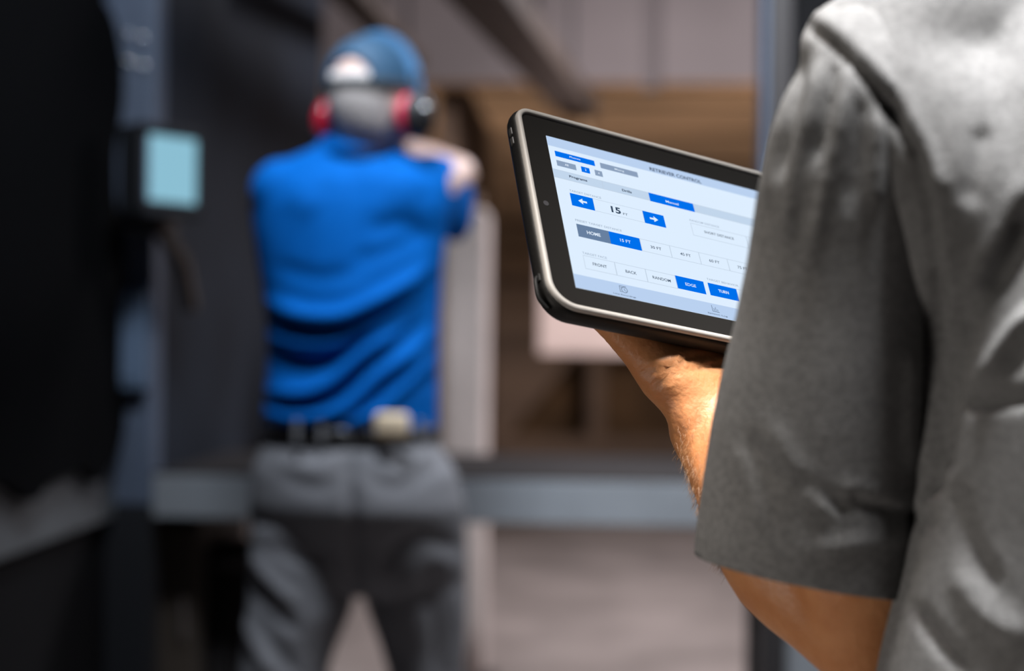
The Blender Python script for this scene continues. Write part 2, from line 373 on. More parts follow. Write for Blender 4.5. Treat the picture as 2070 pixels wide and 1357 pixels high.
MB().bar(mlow, mlow + Vector((.03, .12, -.09)), .03, .03).bar(mlow + Vector((.03, .12, -.09)), mlow + Vector((.03, .2, -.2)), .03, .03).build('bracket', rail_m, mon)
MB().box(mlow + Vector((-.09, -.01, -.02)), mlow + Vector((.02, .13, .0)), .004).build('mount_plate', black_pl, mon)
q0, q1 = PY(226, 785, 3.3), PY(304, 592, 3.3)
sb = empty('junction_box', (q0.x, 3.29, q0.z), 'blue grey junction box low on the partition end post', 'junction box')
MB().box((q0.x, 3.262, q0.z), (q1.x, 3.299, q1.z), .005).build('cover', mat('box_paint', (.09, .135, .21), .5), sb)
MB().box((q0.x + .015, 3.258, q0.z + .02), (q1.x - .015, 3.263, q1.z - .02), .002).build('lid', mat('lid_paint', (.10, .145, .225), .5), sb)

# ================================================================== PEOPLE
def hand(mb, wrist, fwd, side, palm_n, L=.19, curl=.5, thumb=1):
    """palm with five fingers; fwd = direction of the fingers, side = towards the thumb, palm_n = out of the palm"""
    f, s, n = Vector(fwd).normalized(), Vector(side).normalized(), Vector(palm_n).normalized(); w = Vector(wrist)
    mb.tube([w, w + f * .03, w + f * .06, w + f * .095], [.027, .034, .041, .040], s, 20, [.75, .55, .42, .36])
    for k, (o, ln) in enumerate(((.031, .070), (.0105, .078), (-.0105, .073), (-.031, .058))):
        b = w + f * (.088 - abs(k - 1) * .003) + s * o; c = curl * (1 + .08 * k)
        d1 = (f * math.cos(c * .6) + n * math.sin(c * .6)); d2 = (f * math.cos(c * 1.5) + n * math.sin(c * 1.5)); d3 = (f * math.cos(c * 2.1) + n * math.sin(c * 2.1))
        p1 = b + d1 * ln * .48; p2 = p1 + d2 * ln * .3; p3 = p2 + d3 * ln * .24
        mb.tube([b - f * .01, b, p1, p2, p3], [.0095, .0095, .0088, .0080, .0068], s, 12)
    b = w + f * .028 + s * .028; p1 = b + (f * .55 + s * .7 + n * .3).normalized() * .035; p2 = p1 + (f * .8 + s * .35 + n * .4).normalized() * .032; p3 = p2 + (f * .85 + n * .45).normalized() * .022
    mb.tube([w + f * .015 + s * .015, b, p1, p2, p3], [.017, .016, .0115, .0105, .0085], n, 12)
def headneck(mb, neck, head, fwd, r=1.0):
    """skull, jaw, nose, ears, brow, lips; head = centre of the skull, fwd = where the face looks"""
    f = Vector(fwd).normalized(); s = f.cross(Vector((0, 0, 1))).normalized(); z = s.cross(f); h = Vector(head)
    mb.tube([Vector(neck) - Vector((0, 0, .06)), neck, h - z * .075 - f * .012], [.075, .064, .060], s, 24)
    mb.loft([(h + z * t - f * e, s * a, f * b) for t, e, a, b in ((-.122, -.055, .012, .015), (-.115, -.05, .03, .035), (-.095, -.03, .052, .062), (-.06, -.01, .066, .085), (-.02, .0, .075, .096), (.03, .004, .078, .1), (.07, .006, .072, .092), (.1, .006, .054, .07), (.118, .006, .03, .04), (.124, .006, .01, .012))], 28)
    mb.tube([h + f * .092 + z * .015, h + f * .112 - z * .022, h + f * .1 - z * .03], [.008, .013, .011], s, 12)
    mb.tube([h + f * .087 - z * .058 - s * .02, h + f * .096 - z * .056, h + f * .087 - z * .058 + s * .02], [.005, .008, .005], z, 10)
    mb.tube([h + f * .085 + z * .024 - s * .035, h + f * .094 + z * .028, h + f * .085 + z * .024 + s * .035], [.008, .008, .008], z, 10)
    for k in (-1, 1): mb.loft([(h + s * k * (.072 + .006 * t) - f * (.005 + .006 * t) - z * .01, f * (.014 + .004 * t), z * (.026 + .006 * t)) for t in (0, 1, 2)], 14)
    return f, s, z, h
def eyes(h, f, s, z, parent):
    for k in (-1, 1):
        MB().ball(h + f * .083 + s * k * .03 + z * .008, .012, 16).build('eye', eye_m, parent, True)
def shoe(parent, a, fwd):
    f = Vector(fwd).normalized(); s = f.cross(Vector((0, 0, 1))); a = Vector((a[0], a[1], 0))
    m = MB(); m.tube([a - f * .06 + Vector((0, 0, .05)), a + f * .02 + Vector((0, 0, .055)), a + f * .11 + Vector((0, 0, .04)), a + f * .18 + Vector((0, 0, .033))], [.042, .045, .05, .036], s, 20, [1, 1, .75, .7])
    m.tube([a + Vector((0, 0, .05)), a + Vector((0, 0, .12))], [.043, .045], s, 20)
    o = link('shoe', fuse(m, .008, 3), leather, parent, True)
    m = MB(); m.loft([(a + f * .06 + Vector((0, 0, t)), f * .155, s * .048) for t in (.0, .022)], 28); m.build('sole', sole, o)

# ------------------------------------------------------------------ the shooter
D0 = 2.9
def Q(px, py, dd=0): return P(px, py, D0 + dd)
sf = Vector((.12, 1, 0)).normalized(); ss = Vector((1, -.12, 0)).normalized()
base = Q(715, 1357, .05); shooter = empty('person', (base.x, base.y, 0), 'man in bright blue polo and grey trousers at the bench, arms raised forward', 'person')
hx = Q(752, 208, .02); neck = Q(733, 296, .04)
hips = [Q(620, 1000, .06), Q(812, 1000, .06)]
def leg_pts(h, kx, ax_, dd):
    k = Q(kx, 1357, dd); k = Vector((k.x, k.y, .50)); a = Vector((Q(ax_, 1357, dd).x, k.y + .02, .09)); return [h, h.lerp(k, .5), k, k.lerp(a, .35), a]
LL = leg_pts(hips[0], 580, 560, .0); RL = leg_pts(hips[1], 868, 885, .1)
gun = Q(800, 296, .60)
Lsh, Rsh = Q(572, 388, .05), Q(868, 378, .05)
Lel, Rel = Q(640, 400, .33), Q(926, 352, .22)
Lw, Rw = gun + Vector((-.035, -.05, -.03)), gun + Vector((.02, -.075, -.015))
def torso_rings(grow=0.0, rows=None):
    """rows: px_left, px_right, py, half depth, depth offset"""
    out = []
    for l, r_, y, dep, dd in rows:
        c = Q((l + r_) / 2, y, .06 + dd); hw_ = (r_ - l) / 2 / FPX * (D0 + .06)
        out.append((c, ss * (hw_ + grow), sf * (dep + grow)))
    return out
body_rows = [(562, 860, 1010, .10, 0), (560, 862, 930, .10, 0), (572, 852, 800, .095, 0), (570, 860, 640, .10, 0), (555, 875, 500, .10, 0), (545, 890, 420, .095, 0), (575, 870, 360, .07, 0), (630, 820, 325, .05, .0), (660, 800, 290, .06, 0)]
b = MB(); b.loft(torso_rings(0, body_rows), 36)
hf, hs, hz, hc = headneck(b, neck, hx, Vector((.5, 1, .0)))
for pts_ in ([Lsh, Lsh.lerp(Lel, .5), Lel, Lel.lerp(Lw, .5), Lw], [Rsh, Rsh.lerp(Rel, .5), Rel, Rel.lerp(Rw, .5), Rw]):
    b.tube(pts_, [.058, .05, .042, .038, .027], (0, 0, 1), 20)
for wp, sd in ((Lw, 1), (Rw, -1)):
    hand(b, wp, (.06 * sd, 1, .1), (0, 0, 1), (sd, .1, 0), curl=.75)
for L_ in (LL, RL): b.tube(L_, [.088, .078, .058, .056, .042], (1, 0, 0), 24)
link('body', fuse(b, .009, 3), skin_pale, shooter, True); eyes(hc, hf, hs, hz, shooter)
# hair at the back of the head
m = MB(); m.loft([(hc + hz * t - hf * .012, hs * a, hf * bb) for t, a, bb in ((-.085, .062, .060), (-.055, .068, .076), (-.03, .076, .088), (.01, .0815, .098), (.05, .079, .096))], 30); hr = m.build('hair', grey_hair, shooter, True)
# polo shirt
shirt_rows = [(532, 888, 930, .145, 0), (531, 888, 875, .142, 0), (530, 888, 850, .142, 0), (538, 888, 750, .135, 0), (536, 890, 650, .14, 0), (522, 895, 560, .14, 0), (508, 905, 480, .135, 0), (500, 915, 420, .13, 0), (510, 912, 375, .12, 0), (545, 885, 338, .095, 0), (600, 840, 312, .075, .0), (640, 805, 298, .068, 0), (652, 800, 274, .068, -.0)]
m = MB(); m.loft(torso_rings(.0, shirt_rows), 44)
m.tube([Lsh, Lsh.lerp(Lel, .45), Lsh.lerp(Lel, 1.0)], [.07, .076, .08], (0, 0, 1), 24)
m.tube([Rsh + Vector((0, 0, .0)), Rsh.lerp(Rel, .5) + Vector((0, 0, -.03)), Rsh.lerp(Rel, 1.05) + Vector((-.006, 0, -.066))], [.07, .082, .088], (0, 0, 1), 24, [.8, .62, .5])
me = fuse(m, .008, 6)
cut(me, [(Q(710, 868, .06), (0.04, 0, -1), .5), (Lsh.lerp(Lel, .8), Lel - Lsh, .16), (Rsh.lerp(Rel, .9) + Vector((0, 0, -.03)), Rel - Rsh, .17), (neck + Vector((0, 0, .012)), (0.1, .35, 1), .11)])
fold(me, [
    ([(550, 612), (620, 637), (689, 638), (752, 611), (820, 572), (862, 540)], 13, 0.0232),
    ([(540, 652), (620, 668), (703, 666), (800, 622), (880, 560)], 13, -0.0203),
    ([(550, 682), (630, 697), (700, 688), (790, 640)], 10, 0.0116),
    ([(548, 722), (630, 738), (700, 712), (770, 668), (870, 600)], 15, -0.0203),
    ([(545, 790), (620, 795), (679, 768), (732, 712), (810, 662)], 12, 0.0217),
    ([(550, 820), (640, 815), (700, 782), (765, 722), (860, 650)], 8, -0.0159),
    ([(536, 832), (606, 846), (693, 828), (761, 762), (830, 712), (870, 668)], 12, 0.0188),
    ([(620, 872), (700, 846), (770, 792), (840, 738)], 8, -0.0145),
    ([(680, 862), (761, 832), (810, 784), (868, 722)], 12, 0.0188),
    ([(760, 862), (820, 810), (880, 760)], 12, -0.0145),
    ([(745, 470), (800, 455), (860, 462)], 22, -0.0084), ([(700, 540), (790, 505), (880, 470)], 18, -0.0072), ([(560, 540), (640, 560), (740, 552)], 16, -0.0060),
    ([(720, 330), (728, 420), (722, 540)], 24, -0.0048), ([(590, 380), (640, 430)], 34, 0.0060), ([(800, 360), (840, 400)], 34, 0.0060)])
solidify(link('polo_shirt', me, blue_cloth, shooter, True), .002)
# collar
m = MB(); cN = neck + Vector((0, 0, .004))
m.loft([(cN + Vector((0, 0, t)), ss * a, sf * a * 1.02) for t, a in ((-.02, .085), (.0, .078), (.016, .073), (.017, .069), (-.015, .074))], 32, False); m.build('collar', blue_cloth, shooter, True)
# trousers
tr_rows = [(530, 888, 872, .135, 0), (528, 892, 900, .14, 0), (508, 925, 950, .155, -.02), (500, 942, 1020, .160, -.022), (500, 945, 1090, .145, 0), (508, 942, 1150, .12, 0), (560, 890, 1195, .08, 0)]
m = MB(); m.loft(torso_rings(0, tr_rows), 40)
def trleg(x0s, L_, dd):
    rr = []
    for l, r_, y in x0s:
        c = Q((l + r_) / 2, y, .06 + dd * min(1, (y - 1000) / 350)); rr.append((c, ss * ((r_ - l) / 2 / FPX * D0), sf * .115 if y < 1300 else sf * .105))
    k = L_[2]; an = L_[4]
    rr += [((k.x, k.y, .46), ss * .1, sf * .1), ((an.x, an.y, .25), ss * .09, sf * .095), ((an.x, an.y, .06), ss * .085, sf * .1)]
    return rr
m.loft(trleg([(508, 700, 1060), (505, 722, 1140), (500, 712, 1230), (492, 682, 1300), (486, 662, 1357)], LL, -.05), 30)
m.loft(trleg([(720, 944, 1060), (716, 948, 1140), (740, 948, 1230), (766, 944, 1300), (785, 938, 1357)], RL, .05), 30)
me = fuse(m, .008, 6)
fold(me, [([(508, 1120), (545, 1170), (600, 1225)], 12, .012), ([(500, 1160), (540, 1230), (600, 1275)], 12, -.012), ([(492, 1240), (515, 1300), (550, 1370)], 12, .012), ([(520, 1240), (560, 1310), (600, 1370)], 12, -.008),
          ([(775, 1160), (800, 1110), (860, 1085), (930, 1110)], 13, -.012), ([(810, 1200), (860, 1130), (920, 1140)], 16, .008), ([(860, 1180), (880, 1270), (880, 1370)], 12, -.008), ([(910, 1180), (925, 1270), (915, 1370)], 12, .008),
          ([(705, 930), (712, 1040), (716, 1140), (718, 1210)], 12, -.012), ([(540, 1100), (600, 1130), (660, 1120)], 12, -.007), ([(560, 960), (640, 985), (700, 960)], 16, -.006), ([(730, 960), (800, 985), (880, 950)], 16, -.006),
          ([(540, 925), (620, 945), (700, 925), (790, 945), (880, 920)], 14, .006)])
tro = link('trousers', me, trouser_m, shooter, True)
for x in (600, 650, 705, 850):
    q = Q(x, 872, -.085); MB().box(q + Vector((-.006, -.004, -.026)), q + Vector((.006, .006, .022)), .002).build('belt_loop', trouser_m, tro)
m = MB(); R0 = torso_rings(.006, [(532, 886, 884, .142, 0), (531, 887, 858, .142, 0)])
m.loft(R0, 44, False); solidify(m.build('belt', leather, shooter, True), .004)
q = Q(792, 862, -.105); bp = MB(); bp.box(q + Vector((-.034, -.012, -.024)), q + Vector((.034, .018, .026)), .011, seg=3)
tag(bp.build('belt_pouch', tan_leather, None, True), 'small tan leather pouch on the back of the black belt', 'pouch')
shoe(shooter, LL[4], (-.1, 1, 0)); shoe(shooter, RL[4], (.2, 1, 0))
# cap worn backwards
hd = hz * 1.0; m = MB(); cc = hc + hz * .02 - hf * .004
rings = []
for t in np.linspace(0, 1, 48):
    a = t * math.pi / 2; rings.append((cc + hz * (.008 + .108 * math.sin(a)), hs * (.0885 * math.cos(a) + .001), hf * (.107 * math.cos(a) + .001)))
m.loft(rings, 140, False)
cap_me = m.mesh('cap')
bm = bmesh.new(); bm.from_mesh(cap_me)      # the half-moon opening above the strap, at the back
ap = cc - hf * .1 + hz * .010 + hs * .012
dead = [f for f in bm.faces if ((f.calc_center_median() - ap).dot(hs) / .046) ** 2 + ((f.calc_center_median() - ap).dot(hz) / .052) ** 2 < 1 and (f.calc_center_median() - cc).dot(hf) < 0 and (f.calc_center_median() - ap).dot(hz) > .002]
bmesh.ops.delete(bm, geom=dead, context='FACES'); bm.to_mesh(cap_me); bm.free()
cap = link('cap', cap_me, navy, shooter, True); solidify(cap, .0025)
m = MB(); m.loft([(cc + hz * t, hs * .0905, hf * .109) for t in (-.004, .014)], 40, False); solidify(m.build('strap', mat('strap_cloth', (.02, .03, .04), .7), cap, True), .002)
m = MB(); m.loft([(cc + hf * (.1 + .06 * t) + hz * (.008 - .012 * t), hs * (.075 - .02 * t), hz * .004) for t in (0, .5, 1)], 20); m.build('peak', navy, cap, True)
# ear defenders
ed = empty('ear_defenders', hc + hz * .12, 'red and black ear defenders worn over the navy cap', 'ear defenders')
m = MB(); pts_ = []
for t in np.linspace(-.08, 1.08, 22):
    a = math.pi * t; pts_.append(hc + hz * (.01 + .128 * math.sin(a)) + hs * (.104 * math.cos(a)) + hf * .012)
for i in range(len(pts_) - 1): m.bar(pts_[i], pts_[i + 1], .024, .006, hf)
m.build('headband', mat('headband_blue', (.08, .2, .38), .15, coat=1), ed)
for k in (-1, 1):
    c0 = hc + hs * k * .078 - hz * .034 + hf * .004; ax = hs * k
    def ring(d, a, b_): return (c0 + ax * d, hf * a, hz * b_)
    MB().loft([ring(.002, .032, .040), ring(.006, .038, .046), ring(.018, .038, .046), ring(.022, .033, .041)], 28).build('cushion', red_pl if k < 0 else mat('red_cushion', (.6, .03, .08), .35), ed, True)
    MB().loft([ring(.0225, .037, .045), ring(.03, .041, .05), ring(.044, .038, .047), ring(.056, .028, .036), ring(.060, .012, .015)], 32).build('ear_cup', black_pl if k > 0 else red_pl, ed, True)
    MB().ball(c0 + ax * .058 + hz * .012 - hf * .012, .009, 16).build('cup_glint', chrome, ed, True)  # chrome ball added to give the highlight on the cup
    MB().bar(c0 + ax * .026 + hz * .03, c0 + ax * .026 + hz * .09, .012, .008, hf).build('yoke', chrome, ed)
sg = empty('safety_glasses', hc + hf * .1, 'dark safety glasses with a thin arm under the ear defenders', 'glasses')
for k in (-1, 1):
    MB().bar(hc + hf * .1 + hs * k * .078 + hz * .012, hc - hf * .0 + hs * k * .082 + hz * .01, .004, .008, hz).build('temple_arm', black_pl, sg)
    MB().loft([(hc + hf * (.112 - .01 * t) + hs * k * .036 + hz * .008, hs * .033, hz * .022) for t in (0, .3)], 20).build('lens', lens_m, sg, True)
# pistol
pg = empty('pistol', gun, 'black pistol held out in both hands of the man in blue', 'pistol')
gd = Vector((.05, 1, .06)).normalized(); GM = Matrix((Vector((1, 0, 0)), gd, Vector((0, 0, 1)))).transposed().to_4x4(); GM.translation = gun
MB().box((-.013, -.02, .035), (.013, .165, .062), .003, GM).build('slide', gun_m, pg)
MB().prism([GM @ Vector(v) for v in ((-.012, -.015, .035), (-.012, .045, .035), (-.012, .03, -.065), (-.012, -.035, -.065))], GM.to_3x3() @ Vector((.024, 0, 0))).build('grip', gun_m, pg)
m = MB(); pts_ = [GM @ Vector((0, .043 + .024 * (1 - math.cos(t)), .035 - .03 * math.sin(t))) for t in np.linspace(0, math.pi, 9)]
for i in range(8): m.bar(pts_[i], pts_[i + 1], .006, .004, (1, 0, 0))
m.build('trigger_guard', gun_m, pg)

# ------------------------------------------------------------------ the tablet
R = np.array([[0.87858063, 0.13198295, -0.45899519], [0.16619301, 0.81650522, 0.55290063], [0.44774542, -0.56204957, 0.69543103]])
def c2w(v): return _r * v[0] - _u * v[1] + _f * v[2]
tx, ty, tz = c2w(R[:, 0]), -c2w(R[:, 1]), -c2w(R[:, 2]); t0 = CAM + c2w((0.02423965, -0.14280128, 1.01655589))
TM = Matrix((tx, ty, tz)).transposed().to_4x4(); TM.translation = t0
def TL(x, y, z=0): return TM @ Vector((x / 1000, -y / 1000, z / 1000))     # mm: right, down, towards the viewer
tab = empty('tablet', TL(108, 155, -8), 'black tablet in a rugged case showing a white and blue lane control screen', 'tablet')
def outline(x0, y0, x1, y1, r, n=8, rb=None):
    out = []; rb = rb or r
    for (cx_, cy_, a0, rr) in ((x0 + r, y0 + r, 180, r), (x1 - r, y0 + r, 270, r), (x1 - rb, y1 - rb, 0, rb), (x0 + rb, y1 - rb, 90, rb)):
        for k in range(n + 1):
            t = math.radians(a0 + 90 * k / n); out.append((cx_ + rr * math.cos(t), cy_ + rr * math.sin(t)))
    return out
def tabring(mb, secs, closed_first=False, closed_last=False):
    prev = None; R_ = []
    for o, z in secs: R_.append([mb.b.verts.new(TL(x, y, z)) for x, y in o])
    for A, B in zip(R_, R_[1:]):
        for i in range(len(A)): mb.b.faces.new([A[i], A[(i + 1) % len(A)], B[(i + 1) % len(A)], B[i]])
    if closed_first: mb.b.faces.new(R_[0][::-1])
    if closed_last: mb.b.faces.new(R_[-1])
    return mb
X0, Y0, X1, Y1 = -22.5, -21.5, 241, 155.5
def OL(g, r=11, rb=21): return outline(X0 - g, Y0 - g, X1 + g, Y1 + g, r + g, 8, rb + g)
m = MB(); tabring(m, [(OL(-4), -.6), (OL(-4), 1.2), (OL(-3.2), 2.0), (OL(-1.6), 2.2), (OL(-.4), 1.6), (OL(.2), .2), (OL(.2), -1.5)]); m.build('rim', rim_m, tab, True)
m = MB(); tabring(m, [(OL(.2), -1.2), (OL(1.2), -1.8), (OL(2.0), -4), (OL(2.2), -8), (OL(1.2), -12), (OL(-1), -16), (OL(-6), -18)], False, True)
shell = m.build('shell', case_m, tab, True)
m = MB(); tabring(m, [(OL(-3.8), 0), (OL(-3.8), -.8)], True, True); m.build('bezel', bezel_m, tab)
scr_m = em('screen_white', (222, 238, 255), 1.0)
m = MB(); m.box((0, -.136, 0), (.217, 0, .00025)); me = m.mesh(); me.transform(TM); scr = link('screen', me, scr_m, tab)
MB().loft([(TL(-11, 66, .0), tx * .0022, ty * .0022), (TL(-11, 66, .15), tx * .0022, ty * .0022)], 20).build('camera_lens', mat('lens_glass', (.05, .05, .055), .15), tab)
for (x, y) in ((-24.6, -2), (-24.6, 7)):
    m = MB(); m.box((x / 1000 - .0009, -y / 1000 - .0035, -.009), (x / 1000 + .0012, -y / 1000 + .0035, -.005), .0008); me = m.mesh(); me.transform(TM); link('side_button', me, mat('button_grey', (.05, .048, .046), .5), tab)
# stylus loop and notch low on the left edge
pts_ = curve3([TL(-23.5, 128, -6), TL(-26.5, 131, -6), TL(-27.2, 138, -6), TL(-26.0, 146, -7), TL(-20.5, 152, -8)], 5)
MB().tube(pts_, [.0016] * len(pts_), tz, 10).build('tether_loop', loop_m, tab, True)
m = MB(); m.box((-.0256, -.1335, -.010), (-.0225, -.1275, -.003), .0006); me = m.mesh(); me.transform(TM); link('pen_slot', me, mat('slot_black', (.003, .003, .003), .8), tab)
# --- what the screen shows
c_hdr, c_tab, c_blue, c_grey, c_slate, c_line = em('ui_header', (186, 209, 240)), em('ui_tab', (194, 214, 236)), em('ui_blue', (0, 112, 236)), em('ui_grey', (140, 160, 188)), em('ui_slate', (104, 128, 160)), em('ui_line', (190, 205, 222))
c_dark, c_white, c_pale, c_navy = em('ui_dark', (52, 70, 92)), em('ui_text_white', (225, 238, 252)), em('ui_pale', (160, 176, 196)), em('ui_navy', (28, 44, 70))
def rect(x0, y0, x1, y1, m_, name='button', z=.35):
    mb = MB(); mb.box((x0 / 1000, -y1 / 1000, .0002), (x1 / 1000, -y0 / 1000, z / 1000)); me = mb.mesh(); me.transform(TM); return link(name, me, m_, scr)
def frame(x0, y0, x1, y1, t=.35, name='button_outline'):
    mb = MB()
    for a in ((x0, y0, x1, y0 + t), (x0, y1 - t, x1, y1), (x0, y0, x0 + t, y1), (x1 - t, y0, x1, y1)): mb.box((a[0] / 1000, -a[3] / 1000, .0002), (a[2] / 1000, -a[1] / 1000, .0004))
    me = mb.mesh(); me.transform(TM); return link(name, me, c_line, scr)
def text(s_, x0, x1, ymid, m_, h=None, bold=0.008, name='lettering'):
    """writing centred between x0 and x1 (mm); scaled to that width and, if given, cap height h"""
    cu = bpy.data.curves.new('t', 'FONT'); cu.body = s_; cu.size = 1; cu.offset = bold; cu.resolution_u = 3
    o = bpy.data.objects.new('t', cu); COL.objects.link(o); dg = bpy.context.evaluated_depsgraph_get(); dg.update()
    me = bpy.data.meshes.new_from_object(o.evaluated_get(dg)); bpy.data.objects.remove(o); bpy.data.curves.remove(cu)
    a, _ = (lambda v: (v, 0))(np.array([v.co[:] for v in me.vertices])); lo, hi = a.min(0), a.max(0)
    sx = (x1 - x0) / (hi[0] - lo[0]) / 1000; sy = (h / 1000 / .70) if h else sx
    base_y = ymid / 1000 + .35 * sy
    for v in me.vertices: v.co = TM @ Vector((x0 / 1000 + (v.co.x - lo[0]) * sx, -base_y + v.co.y * sy, .00048))
    me.update(); return link(name, me, m_, scr)
rect(0, 0, 217, 9, c_hdr, 'header_bar', .3); rect(0, 31.4, 217, 38.9, c_tab, 'tab_bar', .3); rect(0, 124.5, 217, 136, c_hdr, 'footer_bar', .3)
rect(0, 31.2, 217, 31.5, c_line, 'tab_line', .33); rect(0, 38.8, 217, 39.1, c_line, 'tab_line', .33); rect(40.5, 31.4, 40.8, 38.9, c_line, 'tab_line', .34)
rect(4.7, 13.1, 37.6, 18.2, c_blue); rect(42.4, 13.4, 74.6, 18.5, c_grey); rect(4.6, 22, 20.4, 27.2, c_grey); rect(24.8, 22, 31.8, 27.2, c_blue); rect(36.2, 22, 42.5, 27.2, c_grey)
text('Phones', 16.5, 25.5, 15.6, c_white, 1.7); text('Mixing', 54.5, 62.5, 16, c_white, 1.7); text('All', 11, 14, 24.6, c_white, 1.8, .025); text('2', 27.6, 28.9, 24.6, c_white, 2); text('4', 38.7, 40, 24.6, c_white, 2)
rect(80.4, 31.3, 119.8, 39.3, c_blue)
text('RETRIEVER CONTROL', 87, 133.6, 6.3, c_navy, 3.3, .016); text('Programs', 12.8, 27.6, 35, c_navy, 2.1, .025); text('Drills', 56.8, 65, 35.5, c_navy, 2.1, .025); text('Manual', 94.5, 105.9, 35.8, c_white, 2.2, .012)
text('TARGET DISTANCE', 10.4, 36.6, 48.7, c_pale, 1.8); rect(10.4, 51, 29, 62.3, c_blue); rect(70.8, 51, 89, 62.3, c_blue)
frame(29, 51, 70.8, 62.3, .2)
def arrow(x0, x1, y, m_):
    sgn = 1 if x1 > x0 else -1; L = abs(x1 - x0); mb = MB(); P_ = [(x0, y - .85), (x0 + sgn * L * .48, y - .85), (x0 + sgn * L * .48, y - 2.7), (x1, y), (x0 + sgn * L * .48, y + 2.7), (x0 + sgn * L * .48, y + .85), (x0, y + .85)]
    mb.quad([TL(a, b_, .48) for a, b_ in P_]); return mb.build('arrow', m_, scr)
arrow(23.4, 16.2, 56.6, c_white); arrow(76, 83.2, 56.7, c_white)
text('15', 43.2, 51.2, 56.9, c_dark, 5.4, .03); text('FT', 52.9, 56.7, 58.8, c_dark, 1.9)
text('RANDOM DISTANCE', 112.5, 139, 48.8, c_pale, 1.8); frame(112.6, 51.4, 163, 63, .25); text('SHORT DISTANCE', 123.5, 150.2, 57.1, c_dark, 2.3)
frame(163, 51.4, 212, 63, .25); text('LONG DISTANCE', 175, 200, 57.1, c_dark, 2.3)
text('PRESET TARGET DISTANCE', 10.3, 48.2, 75.6, c_pale, 1.8)
rect(10.6, 78.8, 36.6, 90, c_slate); rect(36.6, 78.8, 62.2, 90, c_blue)
text('HOME', 18, 29, 84.6, c_white, 2.8, .025); text('15 FT', 45, 53.8, 84.5, c_white, 2.7, .015)
for i, tx_ in enumerate(('30 FT', '45 FT', '60 FT', '75 FT', '90 FT')):
    x = 62.4 + 25.25 * i; frame(x, 78.8, x + 25.3, 89.9, .25); text(tx_, x + 8, x + 17.2, 84.3, c_dark, 2.5, .008)
text('TARGET FACE', 10.6, 30.2, 104.3, c_pale, 1.8)
for i, (tx_, a, b_) in enumerate((('FRONT', 17.4, 28.7), ('BACK', 43.7, 52.7), ('RANDOM', 65.9, 80.9))):
    x = 10.8 + 25.1 * i; frame(x, 106.3, x + 25.1, 117.8, .25); text(tx_, a, b_, 112.3, c_dark, 2.5)
rect(85.8, 106, 110.2, 117.3, c_blue); text('EDGE', 93.4, 102.5, 111.9, c_white, 2.5, .012)
text('TARGET BEHAVIOR', 114, 142, 102.7, c_pale, 1.8); rect(114, 106, 139, 117, c_blue); text('TURN', 122, 131, 111.4, c_white, 2.5, .025); frame(139, 106, 164, 117, .25)
# footer symbols: a stopwatch over a list, and a small bar chart
m = MB()
for k in range(20):
    a, b_ = math.radians(18 * k), math.radians(18 * (k + 1)); r0, r1 = 2.1, 2.5
    m.quad([TL(39.2 + r0 * math.cos(a), 129.6 + r0 * math.sin(a), .48), TL(39.2 + r1 * math.cos(a), 129.6 + r1 * math.sin(a), .48), TL(39.2 + r1 * math.cos(b_), 129.6 + r1 * math.sin(b_), .48), TL(39.2 + r0 * math.cos(b_), 129.6 + r0 * math.sin(b_), .48)])
def ln(m, x0, y0, x1, y1, t=.35):
    d = Vector((x1 - x0, y1 - y0)).normalized(); n = Vector((-d.y, d.x)) * t / 2
    m.quad([TL(x0 + n.x, y0 + n.y, .48), TL(x1 + n.x, y1 + n.y, .48), TL(x1 - n.x, y1 - n.y, .48), TL(x0 - n.x, y0 - n.y, .48)])
for a in ((39.2, 128.2, 39.2, 129.8), (39.2, 129.8, 40.3, 130.6), (35.6, 126.6, 41, 126.6), (35.6, 126.6, 35.6, 131.6), (36.4, 127.9, 38, 127.9), (35.6, 131.6, 37.2, 131.6)): ln(m, *a)
m.build('stopwatch_icon', c_dark, scr)
m = MB()
for a in ((112, 126.3, 112, 131.6), (112, 131.6, 117.8, 131.6), (113.5, 131, 113.5, 128.6), (115, 131, 115, 127.6), (116.5, 131, 116.5, 129.2)): ln(m, *a)
m.build('chart_icon', c_dark, scr)
text('Lane Recordings', 29.5, 47.5, 134.1, c_dark, 1.1); text('Session Log', 107, 124, 133.8, c_dark, 1.1)

# ------------------------------------------------------------------ the man holding the tablet
mc = P(2440, 678, .84); holder = empty('person', (mc.x, mc.y, 0), 'man in a grey heather shirt seen from behind holding the tablet', 'person')
mf = Vector((-.32, 1, 0)).normalized(); ms = Vector((1, .32, 0)).normalized()
W_ = TL(119, 198, -40); E_ = P(1745, 1290, .875); SH = P(1745, 215, .805); SHR = Vector((2 * mc.x - SH.x - .02, SH.y + .08, SH.z)); ER = SHR + Vector((.05, .0, -.33)); WR = ER + Vector((-.02, .1, -.24))
def ring2(z, hw_, hd_, dx=0, dy=0): return ((mc.x + dx, mc.y + dy, z), ms * hw_, mf * hd_)
b = MB()
b.loft([ring2(*a) for a in ((.86, .15, .105), (.95, .145, .10), (1.05, .14, .10), (1.18, .15, .10), (1.30, .14, .075), (1.40, .11, .055), (1.46, .085, .05), (1.51, .07, .065))], 36)
hf2, hs2, hz2, hc2 = headneck(b, Vector((mc.x, mc.y, 1.54)), Vector((mc.x - .01, mc.y + .03, 1.68)), (-.35, 1, -.25))
